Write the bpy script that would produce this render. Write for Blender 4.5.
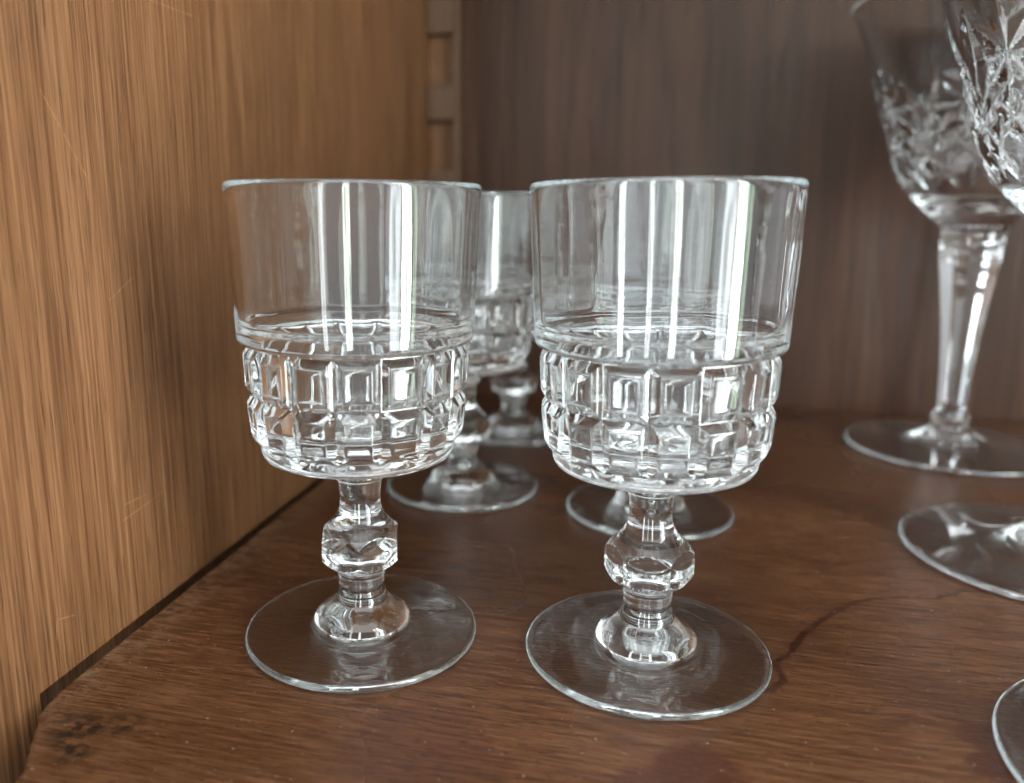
import bpy, bmesh, math, random
from mathutils import Vector

random.seed(7)
PI = math.pi
scn = bpy.context.scene
for o in list(bpy.data.objects):
    bpy.data.objects.remove(o, do_unlink=True)
COL = scn.collection

# ------------------------------------------------------------------ camera
CAM_H, CAM_YAW, CAM_PITCH = 0.11535, math.radians(13.6), 0.20639
cd = bpy.data.cameras.new('camera')
cam = bpy.data.objects.new('camera', cd)
COL.objects.link(cam)
cam.location = (0, 0, CAM_H)
cam.rotation_euler = (PI / 2 - CAM_PITCH, 0, CAM_YAW)
cd.sensor_width = 36.0
cd.lens = 817.3 / 1024 * 36
cd.shift_x = (512 - 463.04) / 1024
cd.shift_y = -(391.5 - 380.0) / 1024
cd.clip_start, cd.clip_end = 0.005, 50
cd.dof.use_dof = True
cd.dof.focus_distance = 0.208
cd.dof.aperture_fstop = 8.0
scn.camera = cam

# ------------------------------------------------------------------ light
w = bpy.data.worlds.new('World')
scn.world = w
w.use_nodes = True
bg = w.node_tree.nodes['Background']
bg.inputs['Color'].default_value = (0.86, 0.94, 1.0, 1)
bg.inputs['Strength'].default_value = 1.0


def area_lamp(name, loc, target, sx, sy, watts, color, view=True):
    """daylight through one window pane of the room in front of the cabinet, also the added overhead fill"""
    ld = bpy.data.lights.new(name, 'AREA')
    ld.shape = 'RECTANGLE'
    ld.size, ld.size_y, ld.energy, ld.color = sx, sy, watts, color
    ld.use_nodes = view
    if not view:
        lo = bpy.data.objects.new(name, ld)
        COL.objects.link(lo)
        lo.location = loc
        lo.rotation_euler = (Vector(target) - Vector(loc)).to_track_quat('-Z', 'Y').to_euler()
        return lo
    t = ld.node_tree
    em = t.nodes['Emission']
    ge = t.nodes.new('ShaderNodeNewGeometry')
    mp = t.nodes.new('ShaderNodeMapping')
    mp.inputs['Scale'].default_value = (3.0, 9.0, 1.0)
    mp.inputs['Location'].default_value = (sx * 7.3, loc[0] * 3.1, 0)
    t.links.new(ge.outputs['Parametric'], mp.inputs['Vector'])
    nz = t.nodes.new('ShaderNodeTexNoise')
    nz.inputs['Scale'].default_value = 1.0
    nz.inputs['Detail'].default_value = 3.0
    t.links.new(mp.outputs[0], nz.inputs['Vector'])
    rp = t.nodes.new('ShaderNodeValToRGB')
    el = rp.color_ramp.elements
    el[0].position, el[0].color = 0.36, (0.30, 0.375, 0.30, 1)
    el[1].position, el[1].color = 0.56, (1.2, 1.2, 1.2, 1)
    t.links.new(nz.outputs['Fac'], rp.inputs['Fac'])
    t.links.new(rp.outputs['Color'], em.inputs['Color'])
    lo = bpy.data.objects.new(name, ld)
    COL.objects.link(lo)
    lo.location = loc
    lo.rotation_euler = (Vector(target) - Vector(loc)).to_track_quat('-Z', 'Y').to_euler()
    return lo


DAY = (0.93, 0.97, 1.0)
WC = (-0.04, 0.20)


def window_at(name, deg, dist, width, radiance, color, height=2.4, zc=0.60):
    x, y = WC[0] + dist * math.cos(math.radians(deg)), WC[1] + dist * math.sin(math.radians(deg))
    area_lamp(name, (x, y, zc), (WC[0], WC[1], zc), width, height, radiance * width * height * PI, color)


window_at('window_light_curtain', -35.0, 1.45, 0.24, 15, (0.84, 0.92, 1.0))
window_at('window_light_right', -25.0, 1.45, 0.22, 40, DAY)
window_at('window_light_garden', -17.5, 1.45, 0.09, 9, (0.76, 1.0, 0.73))
window_at('window_light_behind', -77.0, 2.0, 0.20, 24, (0.93, 1.0, 0.92))
window_at('window_light_behind_pane', -98.0, 2.0, 0.13, 14, DAY)
window_at('window_light_left', -121.0, 1.8, 0.16, 24, DAY)
window_at('window_light_left_pane', -134.0, 1.8, 0.30, 13, (0.86, 0.94, 1.0))
# added overhead fill in place of ceiling bounce, brightens the shelf and glass rims
area_lamp('overhead_fill', (0.15, -0.75, 1.75), (0.0, 0.30, 0.0), 2.4, 1.5, 4.0 * 2.4 * 1.5 * PI, (0.95, 0.98, 1.0), view=False)

vs = scn.view_settings
vs.view_transform, vs.look, vs.exposure, vs.gamma = 'Standard', 'None', 0.0, 1.0
vs.use_curve_mapping = False
scn.render.engine = 'CYCLES'
cy = scn.cycles
cy.max_bounces, cy.transmission_bounces, cy.glossy_bounces, cy.diffuse_bounces = 60, 60, 60, 2
cy.use_light_tree = False
cy.debug_use_spatial_splits = True
cy.transparent_max_bounces = 16
cy.caustics_reflective = True
cy.caustics_refractive = True
cy.blur_glossy = 0.5
cy.denoising_prefilter = 'ACCURATE'
cy.sample_clamp_indirect = 3.0
cy.use_adaptive_sampling = True
cy.adaptive_threshold = 0.015


# ------------------------------------------------------------------ material helpers
class NT:
    def __init__(s, name):
        s.m = bpy.data.materials.new(name)
        s.m.use_nodes = True
        s.t = s.m.node_tree
        s.b = s.t.nodes['Principled BSDF']

    def n(s, kind, **kw):
        nd = s.t.nodes.new(kind)
        for k, v in kw.items():
            setattr(nd, k, v)
        return nd

    def put(s, sock, v):
        if hasattr(v, 'is_output'):
            s.t.links.new(v, sock)
        else:
            sock.default_value = v

    def math(s, op, a, b=0.0, c=0.0, clamp=False):
        nd = s.n('ShaderNodeMath', operation=op, use_clamp=clamp)
        for i, v in enumerate((a, b, c)):
            s.put(nd.inputs[i], v)
        return nd.outputs[0]

    def vmath(s, op, a, b=(0, 0, 0), scale=None):
        nd = s.n('ShaderNodeVectorMath', operation=op)
        s.put(nd.inputs[0], a)
        if len(nd.inputs) > 1:
            s.put(nd.inputs[1], b)
        if scale is not None:
            s.put(nd.inputs['Scale'], scale)
        return nd

    def coords(s):
        return s.n('ShaderNodeTexCoord').outputs['Object']

    def mapping(s, v, scale=(1, 1, 1), rot=(0, 0, 0), loc=(0, 0, 0)):
        nd = s.n('ShaderNodeMapping')
        s.t.links.new(v, nd.inputs['Vector'])
        nd.inputs['Scale'].default_value = scale
        nd.inputs['Rotation'].default_value = rot
        nd.inputs['Location'].default_value = loc
        return nd.outputs[0]

    def noise(s, v, scale, detail=4, rough=0.55, dist=0.0):
        nd = s.n('ShaderNodeTexNoise')
        s.t.links.new(v, nd.inputs['Vector'])
        nd.inputs['Scale'].default_value = scale
        nd.inputs['Detail'].default_value = detail
        nd.inputs['Roughness'].default_value = rough
        nd.inputs['Distortion'].default_value = dist
        return nd.outputs['Fac']

    def ramp(s, v, stops, interp='LINEAR'):
        nd = s.n('ShaderNodeValToRGB')
        s.t.links.new(v, nd.inputs['Fac'])
        cr = nd.color_ramp
        cr.interpolation = interp
        while len(cr.elements) < len(stops):
            cr.elements.new(0.5)
        for e, (p, c) in zip(cr.elements, stops):
            e.position = p
            e.color = (c, c, c, 1) if not hasattr(c, '__len__') else (*c, 1)
        return nd.outputs['Color']

    def mix(s, f, a, b, mode='MIX'):
        nd = s.n('ShaderNodeMix', data_type='RGBA', blend_type=mode)
        s.put(nd.inputs[0], f)
        s.put(nd.inputs[6], a if hasattr(a, 'is_output') else (*a, 1))
        s.put(nd.inputs[7], b if hasattr(b, 'is_output') else (*b, 1))
        return nd.outputs[2]

    def bump(s, h, strength, dist, normal=None):
        nd = s.n('ShaderNodeBump')
        nd.inputs['Strength'].default_value = strength
        nd.inputs['Distance'].default_value = dist
        s.t.links.new(h, nd.inputs['Height'])
        if normal is not None:
            s.t.links.new(normal, nd.inputs['Normal'])
        return nd.outputs[0]

    def seg(s, p, a, b):
        """distance from p to the segment a-b in the xy plane"""
        ab = (b[0] - a[0], b[1] - a[1])
        l2 = ab[0] ** 2 + ab[1] ** 2
        pa = s.vmath('SUBTRACT', p, (a[0], a[1], 0)).outputs[0]
        d = s.vmath('DOT_PRODUCT', pa, (ab[0] / l2, ab[1] / l2, 0)).outputs['Value']
        t = s.math('ADD', d, 0.0, clamp=True)
        q = s.vmath('SCALE', (ab[0], ab[1], 0), scale=t).outputs[0]
        df = s.vmath('SUBTRACT', pa, q).outputs[0]
        return s.vmath('LENGTH', df).outputs['Value']


def wood_material(name, grain, dark, mid, light, fine, rough, pore=0.6, marks=None, broad=6.0, spec=0.4,
                  stains=None, flame=0.0, along=0.03, wts=(0.22, 0.33, 0.45)):
    """grain: axis (0,1,2) the fibres run along, in object space (metres)"""
    k = NT(name)
    p = k.coords()

    def st(across, along):
        v = [across, across, across]
        v[grain] = along
        return tuple(v)
    wob = k.noise(k.mapping(p, st(9, 2.2)), 1.0, 3)
    wv = k.vmath('SCALE', (1, 1, 1), scale=k.math('MULTIPLY', k.math('SUBTRACT', wob, 0.5), 0.006)).outputs[0]
    pw = k.vmath('ADD', p, wv).outputs[0]
    b = k.noise(k.mapping(pw, st(broad * 6, broad * 0.35)), 1.0, 4, 0.6)
    m = k.noise(k.mapping(pw, st(fine * 0.32, fine * along * 0.4)), 1.0, 3, 0.6)
    f = k.noise(k.mapping(pw, st(fine, fine * along)), 1.0, 3, 0.7)
    fib = k.math('ADD', k.math('MULTIPLY', m, wts[1] / (wts[1] + wts[2])), k.math('MULTIPLY', f, wts[2] / (wts[1] + wts[2])))
    tone = k.math('ADD', k.math('MULTIPLY', b, wts[0]), k.math('MULTIPLY', fib, 1 - wts[0]))
    c = k.ramp(tone, [(0.38, dark), (0.50, mid), (0.64, light)])
    if flame:
        wvn = k.n('ShaderNodeTexWave', wave_type='RINGS', rings_direction='Y' if grain != 1 else 'X')
        k.t.links.new(k.mapping(pw, st(16, 1.6), loc=(0.3, 0.2, 0.1)), wvn.inputs['Vector'])
        wvn.inputs['Scale'].default_value = 1.3
        wvn.inputs['Distortion'].default_value = 3.0
        wvn.inputs['Detail'].default_value = 3.0
        fl = k.ramp(wvn.outputs['Fac'], [(0.0, 1.0), (0.25, 0.0), (1.0, 0.0)])
        c = k.mix(k.math('MULTIPLY', fl, flame), c, dark)
    # open pores: short dark dashes along the fibres
    po = k.noise(k.mapping(pw, st(fine * 0.55, fine * along * 1.6)), 1.0, 1, 0.5)
    pm = k.ramp(po, [(0.60, 0.0), (0.70, 1.0)])
    c = k.mix(k.math('MULTIPLY', pm, pore), c, tuple(x * 0.42 for x in dark))
    patch = k.noise(p, 7.0, 3)
    c = k.mix(k.ramp(patch, [(0.35, 0.0), (0.75, 0.35)]), c, tuple(x * 0.72 for x in mid), 'MIX')
    h = k.math('SUBTRACT', fib, k.math('MULTIPLY', pm, 0.8))
    rgh = k.math('ADD', rough, k.math('MULTIPLY', k.math('SUBTRACT', patch, 0.5), 0.25))
    if marks:
        # individual scratches, given as segments in the plane of the board (y, z)
        sw = k.n('ShaderNodeSeparateXYZ')
        k.t.links.new(p, sw.inputs[0])
        cw = k.n('ShaderNodeCombineXYZ')
        k.t.links.new(sw.outputs[1], cw.inputs[0])
        k.t.links.new(sw.outputs[2], cw.inputs[1])
        d = None
        for sa, sb in marks:
            q_ = k.seg(cw.outputs[0], sa, sb)
            d = q_ if d is None else k.math('MINIMUM', d, q_)
        sm = k.ramp(k.math('MULTIPLY', d, 1000.0), [(0.05, 1.0), (0.26, 0.0)])
        sm = k.math('MULTIPLY', sm, k.ramp(f, [(0.42, 0.0), (0.62, 0.6)]))
        c = k.mix(sm, c, tuple(min(1, x * 1.9) for x in light))
    if stains is not None:
        c, rgh = stains(k, p, c, rgh)
    k.put(k.b.inputs['Base Color'], c)
    k.put(k.b.inputs['Roughness'], rgh)
    k.b.inputs['Specular IOR Level'].default_value = spec
    k.put(k.b.inputs['Normal'], k.bump(h, 0.35, 0.0006))
    return k.m


def shelf_stains(k, p, c, rgh):
    """dried drip line, water blotches and the bruised corner of the shelf board"""
    n1 = k.noise(p, 60, 4)
    n2 = k.noise(p, 61.3, 4, 0.6)
    jx = k.math('MULTIPLY', k.math('SUBTRACT', n1, 0.5), 0.005)
    jy = k.math('MULTIPLY', k.math('SUBTRACT', n2, 0.5), 0.005)
    cb = k.n('ShaderNodeCombineXYZ')
    k.put(cb.inputs[0], jx)
    k.put(cb.inputs[1], jy)
    fl = k.vmath('MULTIPLY', p, (1, 1, 0)).outputs[0]
    q = k.vmath('ADD', fl, cb.outputs[0]).outputs[0]
    line = [(0.0300, 0.192), (0.0345, 0.1985), (0.0335, 0.2055), (0.0375, 0.2120), (0.0415, 0.2215), (0.0500, 0.2340), (0.0580, 0.2450), (0.0700, 0.2530), (0.0860, 0.2560), (0.0960, 0.2640)]
    def strand(pts, lo, hi, op):
        d = None
        for a, b in zip(pts[:-1], pts[1:]):
            s_ = k.seg(q, a, b)
            d = s_ if d is None else k.math('MINIMUM', d, s_)
        m_ = k.ramp(k.math('MULTIPLY', d, 300.0), [(lo, 1.0), (hi, 0.0)])
        return d, k.math('MULTIPLY', m_, k.ramp(k.noise(p, 120, 3), [(0.32, op * 0.45), (0.58, op)]))
    d, core = strand(line[:7], 0.20, 0.36, 0.9)
    d2, thin = strand(line[6:], 0.13, 0.30, 0.8)
    halo = k.ramp(k.math('MULTIPLY', d, 100.0), [(0.10, 0.30), (0.5, 0.0)])
    c = k.mix(halo, c, (0.040, 0.013, 0.006))
    c = k.mix(k.math('MAXIMUM', core, thin), c, (0.020, 0.0058, 0.0026))
    # reddish blotches where something wet stood
    for (x, y, r, red) in ((0.0120, 0.1570, 0.012, 0.85), (0.0030, 0.1520, 0.009, 0.7), (0.0740, 0.1840, 0.0055, 0.85), (0.0730, 0.1740, 0.0065, 0.85), (-0.100, 0.205, 0.022, 0.5), (-0.085, 0.190, 0.02, 0.4), (-0.045, 0.150, 0.02, 0.45)):
        bl = k.vmath('LENGTH', k.vmath('SUBTRACT', q, (x, y, 0)).outputs[0]).outputs['Value']
        e = k.ramp(k.math('DIVIDE', k.math('ADD', bl, k.math('MULTIPLY', k.math('SUBTRACT', n1, 0.5), r * 1.4)), r), [(0.70, 1.0), (0.95, 0.0)])
        c = k.mix(k.math('MULTIPLY', e, red), c, (0.038, 0.012, 0.006))
    # bruised corner
    e1 = k.seg(q, (-0.127, 0.1400), (-0.1140, 0.1440))
    e2 = k.seg(q, (-0.127, 0.1400), (-0.1185, 0.1330))
    e = k.ramp(k.math('MULTIPLY', k.math('MINIMUM', e1, e2), 110.0), [(0.20, 1.0), (0.62, 0.0)])
    c = k.mix(k.math('MULTIPLY', e, k.ramp(k.noise(p, 260, 4), [(0.42, 0.0), (0.56, 1.0)])), c, (0.008, 0.005, 0.003))
    # lint and dust specks
    sp = k.ramp(k.noise(p, 900, 1, 0.4), [(0.735, 0.0), (0.77, 0.55)])
    c = k.mix(sp, c, (0.26, 0.22, 0.18))
    # the rubbed, paler edge along the side panel
    sx = k.n('ShaderNodeSeparateXYZ')
    k.t.links.new(p, sx.inputs[0])
    ed = k.ramp(k.math('MULTIPLY', k.math('ADD', sx.outputs[0], 0.1390), 60.0), [(0.02, 0.55), (0.9, 0.0)])
    c = k.mix(k.math('MULTIPLY', ed, k.ramp(k.noise(p, 180, 5, 0.7), [(0.42, 0.0), (0.66, 1.0)])), c, (0.16, 0.10, 0.06))
    return c, rgh


SCRATCHES = [((0.1852, 0.0309), (0.2044, 0.0327)), ((0.1866, 0.0351), (0.196, 0.0347)), ((0.1575, 0.0155), (0.1633, 0.0138)), ((0.1571, 0.0152), (0.1565, 0.0107)),
             ((0.170, 0.1423), (0.1837, 0.1225)), ((0.2163, 0.1721), (0.2375, 0.1724)), ((0.188, 0.0918), (0.1995, 0.0975)), ((0.3143, 0.1724), (0.3248, 0.1627))]
M_OAK = wood_material('oak_side_panel', 2, (0.058, 0.0225, 0.0080), (0.112, 0.0475, 0.0185), (0.182, 0.089, 0.040), 3200, 0.50,
                      pore=0.5, marks=SCRATCHES, spec=0.25, along=0.013, wts=(0.16, 0.60, 0.24))
M_SHELF = wood_material('walnut_shelf', 0, (0.030, 0.0100, 0.0038), (0.062, 0.0240, 0.0098), (0.110, 0.0485, 0.0225), 3200, 0.28,
                        pore=0.55, stains=shelf_stains, spec=0.40, along=0.06, broad=5, wts=(0.20, 0.55, 0.25))
M_BACK = wood_material('stained_back_panel', 2, (0.014, 0.0052, 0.0021), (0.036, 0.0136, 0.0058), (0.060, 0.0250, 0.0118), 500, 0.42,
                       pore=0.3, flame=0.38, spec=0.20, wts=(0.5, 0.25, 0.25), broad=4)
M_STRIP = wood_material('support_strip_wood', 2, (0.036, 0.015, 0.006), (0.064, 0.029, 0.012), (0.090, 0.045, 0.021), 400, 0.5, pore=0.3)


def glass_material(name, tint, ior):
    k = NT(name)
    g = k.n('ShaderNodeBsdfGlass')
    g.inputs['Color'].default_value = (*tint, 1)
    g.inputs['IOR'].default_value = ior
    k.t.nodes.remove(k.b)
    k.t.links.new(g.outputs[0], k.t.nodes['Material Output'].inputs['Surface'])
    g.inputs['Roughness'].default_value = 0.0
    return k.m


M_GLASS = glass_material('pressed_clear_glass', (0.990, 0.9968, 0.9980), 1.50)
M_CRYSTAL = glass_material('cut_lead_crystal', (0.994, 0.997, 0.998), 1.54)


# ------------------------------------------------------------------ object helpers
def link(name, me, mat=None, parent=None):
    o = bpy.data.objects.new(name, me)
    COL.objects.link(o)
    if mat is not None and not me.materials:
        me.materials.append(mat)
    if parent is not None:
        o.parent = parent
    return o


def tag(o, label=None, cat=None, group=None, kind=None):
    for key, v in (('label', label), ('category', cat), ('group', group), ('kind', kind)):
        if v:
            o[key] = v
    return o


def mesh(name, verts, faces, smooth=True, sharp=None):
    me = bpy.data.meshes.new(name)
    me.from_pydata(verts, [], faces)
    me.validate()
    me.update()
    me.polygons.foreach_set('use_smooth', [smooth] * len(me.polygons))
    if smooth and sharp:
        me.set_sharp_from_angle(angle=math.radians(sharp))
    return me


def spline(pts, sub):
    """Catmull-Rom through (r, z) points"""
    out = []
    n = len(pts)
    for i in range(n - 1):
        p0, p1, p2, p3 = pts[max(i - 1, 0)], pts[i], pts[i + 1], pts[min(i + 2, n - 1)]
        for s in range(sub):
            t = s / sub
            out.append(tuple(0.5 * ((2 * b) + (c - a) * t + (2 * a - 5 * b + 4 * c - d) * t * t + (3 * b - a - 3 * c + d) * t ** 3)
                             for a, b, c, d in zip(p0, p1, p2, p3)))
    out.append(pts[-1])
    return out


def lathe(name, prof, angles, rfun=None, cap_start=False, cap_end=False, sharp=None):
    """open surface of revolution; prof runs so that the outside is on its right going up"""
    n = len(angles)
    vs_, fs = [], []
    for j, (r, z) in enumerate(prof):
        for a in angles:
            rr = rfun(r, z, a, j) if rfun else r
            vs_.append((rr * math.cos(a), rr * math.sin(a), z))
    for j in range(len(prof) - 1):
        for i in range(n):
            i2 = (i + 1) % n
            fs.append((j * n + i, j * n + i2, (j + 1) * n + i2, (j + 1) * n + i))
    if cap_start:
        c = len(vs_)
        vs_.append((0, 0, prof[0][1]))
        for i in range(n):
            fs.append((c, (i + 1) % n, i))
    if cap_end:
        c = len(vs_)
        o = (len(prof) - 1) * n
        vs_.append((0, 0, prof[-1][1]))
        for i in range(n):
            fs.append((c, o + i, o + (i + 1) % n))
    return mesh(name, vs_, fs, True, sharp)


def empty(name, loc=(0, 0, 0), rot=(0, 0, 0)):
    o = bpy.data.objects.new(name, None)
    COL.objects.link(o)
    o.empty_display_size = 0.01
    o.location, o.rotation_euler = loc, rot
    return o


def copy_tree(o, parent=None):
    c = o.copy()
    COL.objects.link(c)
    c.parent = parent
    for ch in [x for x in list(COL.objects) if x.parent is o]:
        copy_tree(ch, c)
    return c


# ------------------------------------------------------------------ the cabinet
WALL_X, BACK_Y = -0.1416, 0.5020


def box_mesh(name, x0, x1, y0, y1, z0, z1, bev=0.001):
    bm = bmesh.new()
    bmesh.ops.create_cube(bm, size=1)
    for v in bm.verts:
        v.co = Vector(((x0 + x1) / 2 + v.co.x * (x1 - x0), (y0 + y1) / 2 + v.co.y * (y1 - y0), (z0 + z1) / 2 + v.co.z * (z1 - z0)))
    if bev:
        bmesh.ops.bevel(bm, geom=bm.edges[:], offset=bev, segments=2, affect='EDGES', profile=0.6)
    me = bpy.data.meshes.new(name)
    bm.to_mesh(me)
    bm.free()
    return me


_side = bpy.data.meshes.new('side_panel')
bm = bmesh.new()
# one board: its front end, the part above the housing groove the shelf sits in, the bottom of that groove, the part below it
for (a1, b0, b1, c0, c1) in ((WALL_X, 0.02, 0.1490, -0.30, 0.40), (WALL_X, 0.1490, BACK_Y - 0.0005, 0.0003, 0.40),
                             (WALL_X - 0.009, 0.1490, BACK_Y - 0.0005, -0.05, 0.0003), (WALL_X, 0.1490, BACK_Y - 0.0005, -0.30, -0.05)):
    bm.from_mesh(box_mesh('side_panel_piece', WALL_X - 0.02, a1, b0, b1, c0, c1, 0))
bm.to_mesh(_side)
bm.free()
tag(link('cabinet_side_panel', _side, M_OAK),
    'oak side panel of the cabinet with vertical grain', kind='structure')
tag(link('cabinet_back_panel', box_mesh('back_panel', WALL_X - 0.02, 0.66, BACK_Y, BACK_Y + 0.012, -0.30, 0.40), M_BACK),
    'dark brown stained back panel of the cabinet', kind='structure')
tag(link('added_shade_board', box_mesh('top', WALL_X - 0.02, 0.90, 0.20, BACK_Y + 0.012, 0.401, 0.42), M_BACK),
    'unseen board added above the glasses to shade the back of the cabinet', kind='structure')  # added out of view so the side panel darkens towards the back corner


def shelf_mesh():
    edge = [(-0.1243, 0.1165), (-0.1246, 0.1205), (-0.1256, 0.1265), (-0.1290, 0.1312), (-0.1330, 0.1372), (-0.1362, 0.1424),
            (-0.1378, 0.1475), (-0.1384, 0.1540)]
    rag = []
    for (xa, ya), (xb, yb) in zip(edge[1:-1], edge[2:]):
        for t in (0.0, 0.33, 0.66):
            rag.append((xa + (xb - xa) * t + random.uniform(-0.00035, 0.00035), ya + (yb - ya) * t + random.uniform(-0.00025, 0.00025)))
    edge = [edge[0]] + rag + [edge[-1]]
    y = 0.16
    while y < 0.49:
        edge.append((-0.1387 + random.uniform(-0.00018, 0.00018), y))
        y += random.uniform(0.006, 0.018)
    edge += [(-0.1387, 0.4990), (0.638, 0.4990), (0.638, 0.1165)]
    edge = edge[::-1]
    bm = bmesh.new()
    top = [bm.verts.new((x, y, 0)) for x, y in edge]
    f = bm.faces.new(top)
    f.normal_update()
    if f.normal.z < 0:
        f.normal_flip()
    r = bmesh.ops.extrude_face_region(bm, geom=[f])
    for v in r['geom']:
        if isinstance(v, bmesh.types.BMVert):
            v.co.z = -0.026
    bmesh.ops.recalc_face_normals(bm, faces=bm.faces[:])
    es = [e for e in bm.edges if all(abs(v.co.z) < 1e-6 for v in e.verts)]
    bmesh.ops.bevel(bm, geom=es, offset=0.0010, segments=3, affect='EDGES', profile=0.5)
    me = bpy.data.meshes.new('shelf')
    bm.to_mesh(me)
    bm.free()
    return me


tag(link('shelf', shelf_mesh(), M_SHELF), 'worn dark brown wooden shelf with drip stains', kind='structure')

# notched support strip in the corner between side and back panel
strip = empty('shelf_support_strip', (WALL_X + 0.0005, BACK_Y - 0.0005, 0))
tag(strip, 'notched wooden shelf support strip in the back corner of the cabinet', 'support strip')
link('spine', box_mesh('spine', 0.0155, 0.0195, -0.010, 0, 0.0005, 0.3995, 0.0006), M_STRIP, strip)
link('backing', box_mesh('backing', 0, 0.0154, -0.0035, 0, 0.0005, 0.3995, 0.0004), M_OAK, strip)
tooth_me = box_mesh('tooth', 0, 0.0154, -0.010, -0.0036, 0, 0.0195, 0.0008)
zt = 0.0006
ZT0 = 0.1188
for i in range(-3, 6):
    z = ZT0 + i * 0.0485
    if z < 0.001 or z > 0.375:
        continue
    t = link('tooth', tooth_me, M_STRIP, strip)
    t.location = (0, 0, z)

# ------------------------------------------------------------------ pressed block goblet
NB = 16
ANG = [i * 2 * PI / (NB * 12) for i in range(NB * 12)]


def block_mesh(z0, z1, r0, r1, hgt, wl, wh, wu=0.25):
    """one pressed block: a flat table with rounded, mitred shoulders and a hairline groove, on a sixteen-sided drum"""
    tn = math.tan(PI / NB)
    g0 = 0.075
    rings = [(0.0, 0.0), (g0, 0.0)]
    for q in (0.10, 0.24, 0.42, 0.62, 0.82, 1.0):
        rings.append((g0 + (1 - g0) * q, 1 - (1 - q) ** 1.65))
    rings += [(1.15, 1.012), (1.5, 1.035), (1.85, 1.045)]
    vs_, fs = [], []
    for t, h in rings:
        for (su, sv) in ((0, 0), (1, 0), (1, 1), (0, 1)):
            u = wu * t if su == 0 else 1 - wu * t
            v = wl * t if sv == 0 else 1 - wh * t
            rg = r0 + (r1 - r0) * v
            vs_.append((rg + hgt * h, rg * tn * (2 * u - 1), z0 + (z1 - z0) * v))
    for j in range(len(rings) - 1):
        for i in range(4):
            i2 = (i + 1) % 4
            fs.append((j * 4 + i, j * 4 + i2, (j + 1) * 4 + i2, (j + 1) * 4 + i))
    o = (len(rings) - 1) * 4
    fs.append((o, o + 1, o + 2, o + 3))
    return mesh('block', vs_, fs, True, 24)


def gon(r, a):
    """apothem r of the sixteen-sided drum -> radius at angle a"""
    ph = (a % (2 * PI / NB)) - PI / NB
    return r / math.cos(ph)


Z_FOOT = 0.0138
foot_prof = ([(0.0100, 0.0016), (0.020, 0.0011), (0.0285, 0.0005), (0.0302, 0.0003)]
             + [(0.0316 - 0.0012 + 0.0012 * math.cos(t), 0.0014 + 0.0011 * math.sin(t)) for t in [(-80 + 20 * i) * PI / 180 for i in range(9)]]
             + [(0.0285, 0.00275), (0.0240, 0.0032), (0.0190, 0.0038), (0.0150, 0.0043), (0.0136, 0.0045), (0.0131, 0.0047)]
             + spline([(0.0129, 0.0051), (0.0123, 0.0063), (0.0107, 0.0078), (0.0087, 0.0092), (0.0072, 0.0106), (0.0064, 0.0124)], 3)
             + [(0.00645, 0.0128), (0.0062, 0.0132), (0.0058, Z_FOOT)])
stem_lo = [(0.0058, Z_FOOT), (0.00565, 0.0148), (0.00565, 0.0168), (0.0058, 0.0178), (0.0064, 0.0154)]
knob_prof = spline([(0.0064, 0.0154), (0.0066, 0.0190), (0.0078, 0.0200), (0.0099, 0.0216), (0.0114, 0.0233), (0.0122, 0.0254), (0.0120, 0.0274),
                    (0.0112, 0.0290), (0.0101, 0.0305), (0.0086, 0.0320), (0.0071, 0.0337), (0.0061, 0.0354)], 5)
stem_hi = ([(0.0061, 0.0354), (0.0060, 0.0358)] + spline([(0.00565, 0.0366), (0.0054, 0.0390), (0.0055, 0.0415), (0.0058, 0.0440), (0.0062, 0.0450)], 3)
           + [(0.0068, 0.0453), (0.0070, 0.0458), (0.0069, 0.0463)])
bowl_lo = ([(0.0069, 0.0463), (0.0073, 0.0472)] + spline([(0.0080, 0.0484), (0.0096, 0.0498), (0.0130, 0.0508), (0.0180, 0.0515), (0.0222, 0.0519), (0.0242, 0.0524), (0.0250, 0.0534)], 4)
           + [(0.02525, 0.0543), (0.0253, 0.0550), (0.0253, 0.0556), (0.0252, 0.0560)])
Z_R2, Z_R1, Z_NECK = 0.0560, 0.0692, 0.0818
bowl_hi = ([(0.0270, Z_NECK), (0.0273, 0.0821), (0.0288, 0.0823), (0.0296, 0.0827), (0.0300, 0.0834), (0.0301, 0.0843)]
           + [(0.0301 + 0.0015 * i / 8, 0.0843 + 0.0352 * i / 8) for i in range(1, 9)]
           + [(0.0316, 0.1203), (0.0313, 0.1210), (0.0308, 0.12125), (0.0302, 0.1211), (0.0298, 0.1206), (0.0296, 0.1198)]
           + [(0.0295, 0.118)]
           + [(0.0295 - 0.0012 * i / 7, 0.118 - 0.0288 * i / 7) for i in range(1, 8)]
           + spline([(0.0282, 0.0884), (0.0279, 0.0876), (0.0272, 0.0869), (0.0262, 0.0864), (0.0255, 0.0854), (0.0249, 0.0815), (0.0241, 0.0740), (0.0239, 0.0690), (0.0238, 0.0635), (0.0235, 0.0619), (0.0226, 0.0610), (0.0207, 0.0606), (0.0120, 0.0604), (0.0060, 0.0603)], 4))


def wob_in(r, z, a, j):
    """pressed glass is never quite round: faint vertical waves on the inner wall"""
    if j == 0:
        return gon(r, a)
    if z > 0.088 and r < 0.0298:
        e = min(1, (z - 0.088) / 0.006) * min(1, max(0, (0.1195 - z) / 0.004))
        return r + e * (5e-5 * math.sin(9 * a + 0.6) + 3.5e-5 * math.sin(17 * a + 2.1 + 6 * z) + 1.6e-5 * math.sin(31 * a + 1.3) + 7e-5 * math.sin(4 * a))
    if z > 0.085 and r > 0.0298:
        e = min(1, (z - 0.085) / 0.006) * min(1, max(0, (0.1195 - z) / 0.004))
        return r + e * (5e-5 * math.sin(5 * a + 1.9) + 2e-5 * math.sin(13 * a + .4))
    return r


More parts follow.
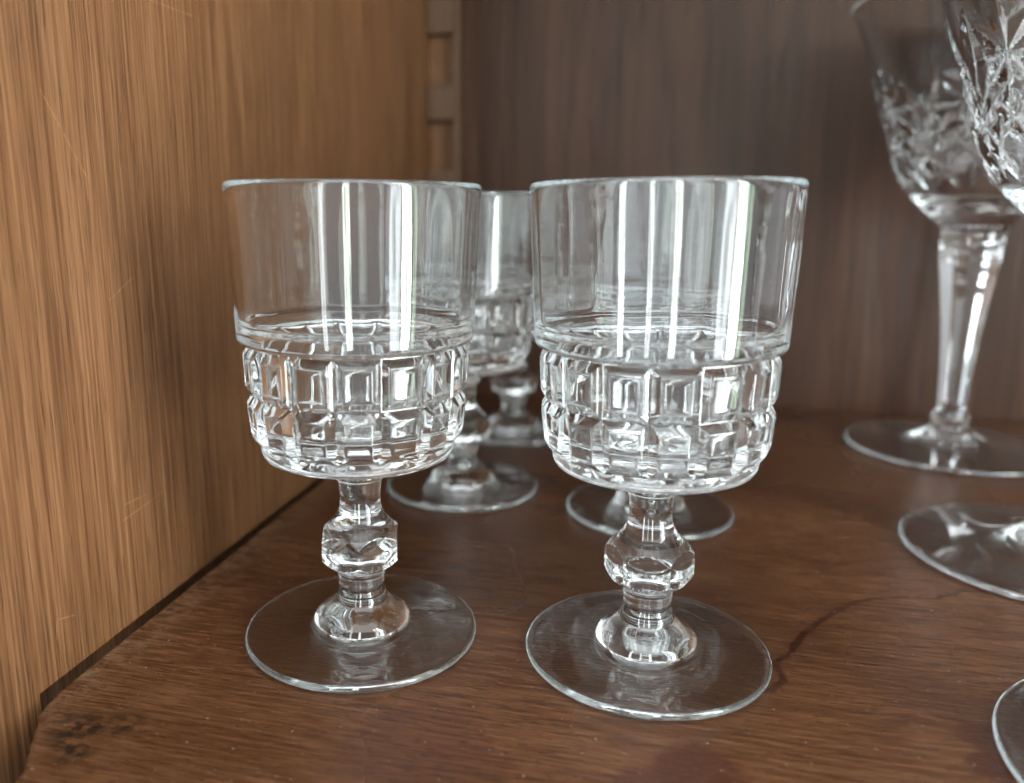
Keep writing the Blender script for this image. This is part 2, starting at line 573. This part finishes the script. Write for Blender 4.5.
def hexed(apo):
    def fn(r, z, a, j):
        ph = (a % (PI / 3)) - PI / 6
        return min(r, apo / math.cos(ph))
    return fn


ME_FOOT = lathe('foot', foot_prof, ANG, cap_start=True, sharp=32)
ME_STEM_LO = lathe('stem', stem_lo, ANG, sharp=40)
ME_STEM_HI = lathe('stem', stem_hi, ANG, sharp=40)
ME_KNOB = lathe('knob', knob_prof, ANG, hexed(0.0099), sharp=22)
# outside underneath the blocks, then rim, then the inside: two strips of one mesh
_lo = lathe('bowl_lo', bowl_lo, ANG, lambda r, z, a, j: gon(r, a) if j == len(bowl_lo) - 1 else r, sharp=40)
_hi = lathe('bowl', bowl_hi, ANG, wob_in, cap_end=True, sharp=50)
bm = bmesh.new()
bm.from_mesh(_hi)
bm.from_mesh(_lo)
bm.to_mesh(_hi)
bm.free()
ME_BOWL = _hi
ME_BLOCK_LO = block_mesh(Z_R2, Z_R1, 0.0252, 0.0266, 0.00190, 0.26, 0.24)
ME_BLOCK_HI = block_mesh(Z_R1, Z_NECK, 0.0266, 0.0270, 0.00175, 0.24, 0.26)


def make_goblet():
    g = empty('block_goblet')
    link('foot', ME_FOOT, M_GLASS, g)
    link('stem', ME_STEM_LO, M_GLASS, g)
    link('stem', ME_STEM_HI, M_GLASS, g)
    link('knob', ME_KNOB, M_GLASS, g)
    b = link('bowl', ME_BOWL, M_GLASS, g)
    for me in (ME_BLOCK_LO, ME_BLOCK_HI):
        for i in range(NB):
            k = link('block', me, M_GLASS, b)
            k.rotation_euler = (0, 0, (i + 0.5) * 2 * PI / NB)
    return g


GOBLETS = [  # x, y, spin, lean, label
    ((-0.0763, 0.1963), -13, 0.0095, 'clear block-patterned glass goblet in front, next to the oak side panel'),
    ((0.0005, 0.2034), -2, -0.0081, 'clear block-patterned glass goblet in front at the centre, beside the drip stain'),
    ((-0.0776, 0.3196), 13, 0, 'block-patterned glass goblet directly behind the front left goblet'),
    ((-0.0006, 0.3090), 37, 0, 'block-patterned glass goblet hidden behind the front centre goblet'),
    ((-0.0725, 0.4132), 21, 0, 'blurred block-patterned glass goblet farthest back, third in the left row'),
]
g0 = make_goblet()
for i, ((x, y), spin, lean, lab) in enumerate(GOBLETS):
    g = g0 if i == 0 else copy_tree(g0)
    g.location = (x, y, 0.0004)
    g.rotation_mode = 'YXZ'
    g.rotation_euler = (0, lean, math.radians(spin))
    tag(g, lab, 'goblet', 'block-patterned goblets on the shelf')

# ------------------------------------------------------------------ cut crystal wine glass
NC = 7          # repeats of the cut pattern round the bowl
NA = 400
ANGC = [i * 2 * PI / NA for i in range(NA)]
c_out = spline([(0.0136, 0.1065), (0.0166, 0.1094), (0.0214, 0.1138), (0.0282, 0.1205), (0.0328, 0.1268), (0.0366, 0.1350), (0.0398, 0.1444), (0.0420, 0.1515),
                (0.0444, 0.1600), (0.0474, 0.1683), (0.0496, 0.1752), (0.0522, 0.1843), (0.0565, 0.1968), (0.0598, 0.2035)], 12)


def vcut(d, w, dep):
    return dep * max(0.0, 1 - d / w)


def cut_depth(z, a):
    """wheel-cut pattern: big pointed stars with fans of leaf-shaped mitres standing between them"""
    u = (a / (2 * PI) * NC) % 1.0
    circ = 2 * PI * 0.043 / NC
    x = (u - 0.5) * circ
    x2 = (((u + 0.5) % 1.0) - 0.5) * circ
    dep = 0.0
    y = z - 0.1590
    for kk in range(4):
        th = kk * PI / 4
        dx, dy = math.cos(th), math.sin(th)
        al = x * dx + y * dy
        ac = abs(-x * dy + y * dx)
        ln = 0.0200 if kk % 2 == 0 else 0.0150
        tap = max(0.0, 1 - (abs(al) / ln) ** 1.5)
        if tap > 0:
            dep = max(dep, vcut(ac, 0.0040 * tap + 1e-5, 0.0017 * tap))
    # fans: leaves rising from a point low on the bowl, half way between the stars
    for ang in (-62, -38, -13, 13, 38, 62):
        th = math.radians(90 - ang)
        dx, dy = math.cos(th), math.sin(th)
        yy = z - 0.1400
        al = x2 * dx + yy * dy
        ac = abs(-x2 * dy + yy * dx)
        ln = 0.036 if abs(ang) < 30 else 0.026
        t = al / ln
        if 0 < t < 1:
            tap = math.sin(PI * t ** 0.8)
            dep = max(dep, vcut(ac, 0.0042 * tap + 1e-5, 0.0017 * tap))
    # broad crossing leaves round the lower bowl
    for sgn in (-1, 1):
        for x0 in (-0.25, 0.25):
            xx = x - x0 * circ + sgn * (z - 0.1330) * 0.75
            t = (z - 0.1225) / 0.021
            if 0 < t < 1:
                tap = math.sin(PI * t)
                dep = max(dep, vcut(abs(xx) * 0.8, 0.0033 * tap + 1e-5, 0.0014 * tap))
    # short crossing cuts closing the pattern below
    for sgn in (-1, 1):
        for x0 in (-0.5, 0.0, 0.5):
            xx = x - x0 * circ + sgn * (z - 0.1415) * 1.1
            t = (z - 0.1330) / 0.017
            if 0 < t < 1:
                tap = math.sin(PI * t)
                dep = max(dep, vcut(abs(xx) * 0.67, 0.0024 * tap + 1e-5, 0.0013 * tap))
    return dep


def c_rfun(r, z, a, j):
    if r * 1.0 and j < len(c_out) and 0.110 < z < 0.181:
        return r - cut_depth(z, a)
    return r


c_rim = [(0.0604, 0.2048), (0.0604, 0.2054), (0.0600, 0.2058), (0.0595, 0.2056), (0.0591, 0.2050)]
c_in = spline([(0.0583, 0.2035), (0.0548, 0.1968), (0.0502, 0.1843), (0.0472, 0.1752), (0.0448, 0.1683), (0.0416, 0.1600), (0.0391, 0.1515), (0.0368, 0.1444), (0.0335, 0.1350),
               (0.0293, 0.1275), (0.0240, 0.1215), (0.0160, 0.1175), (0.0060, 0.1160)], 4)
ME_CBOWL = lathe('crystal_bowl', c_out + c_rim + c_in, ANGC, c_rfun, cap_end=True, sharp=16)

CF_R = 0.0460
c_foot = ([(0.0080, 0.0060), (0.0150, 0.0046), (0.0280, 0.0024), (0.0380, 0.0010), (0.0430, 0.0004), (0.0440, 0.0003)]
          + [(CF_R - 0.0012 + 0.0012 * math.cos(t), 0.0014 + 0.0011 * math.sin(t)) for t in [(-80 + 20 * i) * PI / 180 for i in range(9)]]
          + spline([(0.0435, 0.0024), (0.0380, 0.0030), (0.0280, 0.0044), (0.0190, 0.0062), (0.0130, 0.0080), (0.0100, 0.0095)], 4)
          + [(0.0088, 0.0104), (0.0078, 0.0112)])
ANGS = [i * 2 * PI / 96 for i in range(96)]
ME_CFOOT = lathe('crystal_foot', c_foot, ANGS, cap_start=True, sharp=32)
c_stem = spline([(0.0078, 0.0112), (0.0076, 0.0124), (0.0082, 0.0142), (0.0082, 0.0165), (0.0072, 0.0185), (0.0069, 0.0200), (0.0072, 0.0280), (0.0078, 0.0400), (0.0096, 0.0600),
                 (0.0122, 0.0800), (0.0138, 0.0905), (0.0144, 0.0945), (0.0142, 0.0975), (0.0136, 0.0998), (0.0131, 0.1018), (0.0131, 0.1042), (0.0136, 0.1065)], 5)


def c_stem_r(r, z, a, j):
    ph = (a % (PI / 3)) - PI / 6
    f = min(1, max(0, (z - 0.0185) / 0.002)) * min(1, max(0, (0.0990 - z) / 0.002))
    hexr = r * 0.880 / math.cos(ph)
    return r + (hexr - r) * f


ME_CSTEM = lathe('crystal_stem', c_stem, ANGS, c_stem_r, sharp=20)


def make_crystal():
    g = empty('crystal_wine_glass')
    link('foot', ME_CFOOT, M_CRYSTAL, g)
    link('stem', ME_CSTEM, M_CRYSTAL, g)
    link('bowl', ME_CBOWL, M_CRYSTAL, g)
    return g


CRYSTAL = [
    ((0.1400, 0.4310), 10, 'tall cut crystal wine glass at the back with its faceted stem in view'),
    ((0.1323, 0.2971), 24, 'cut crystal wine glass at the right edge with star-cut bowl and foot in view'),
    ((0.1210, 0.1738), 50, 'crystal glass at the lower right corner, only the rim of its foot in view'),
]
c0 = make_crystal()
for i, ((x, y), spin, lab) in enumerate(CRYSTAL):
    g = c0 if i == 0 else copy_tree(c0)
    g.location = (x, y, 0.0004)
    g.rotation_euler = (0, 0, math.radians(spin))
    tag(g, lab, 'wine glass', 'cut crystal wine glasses on the shelf')
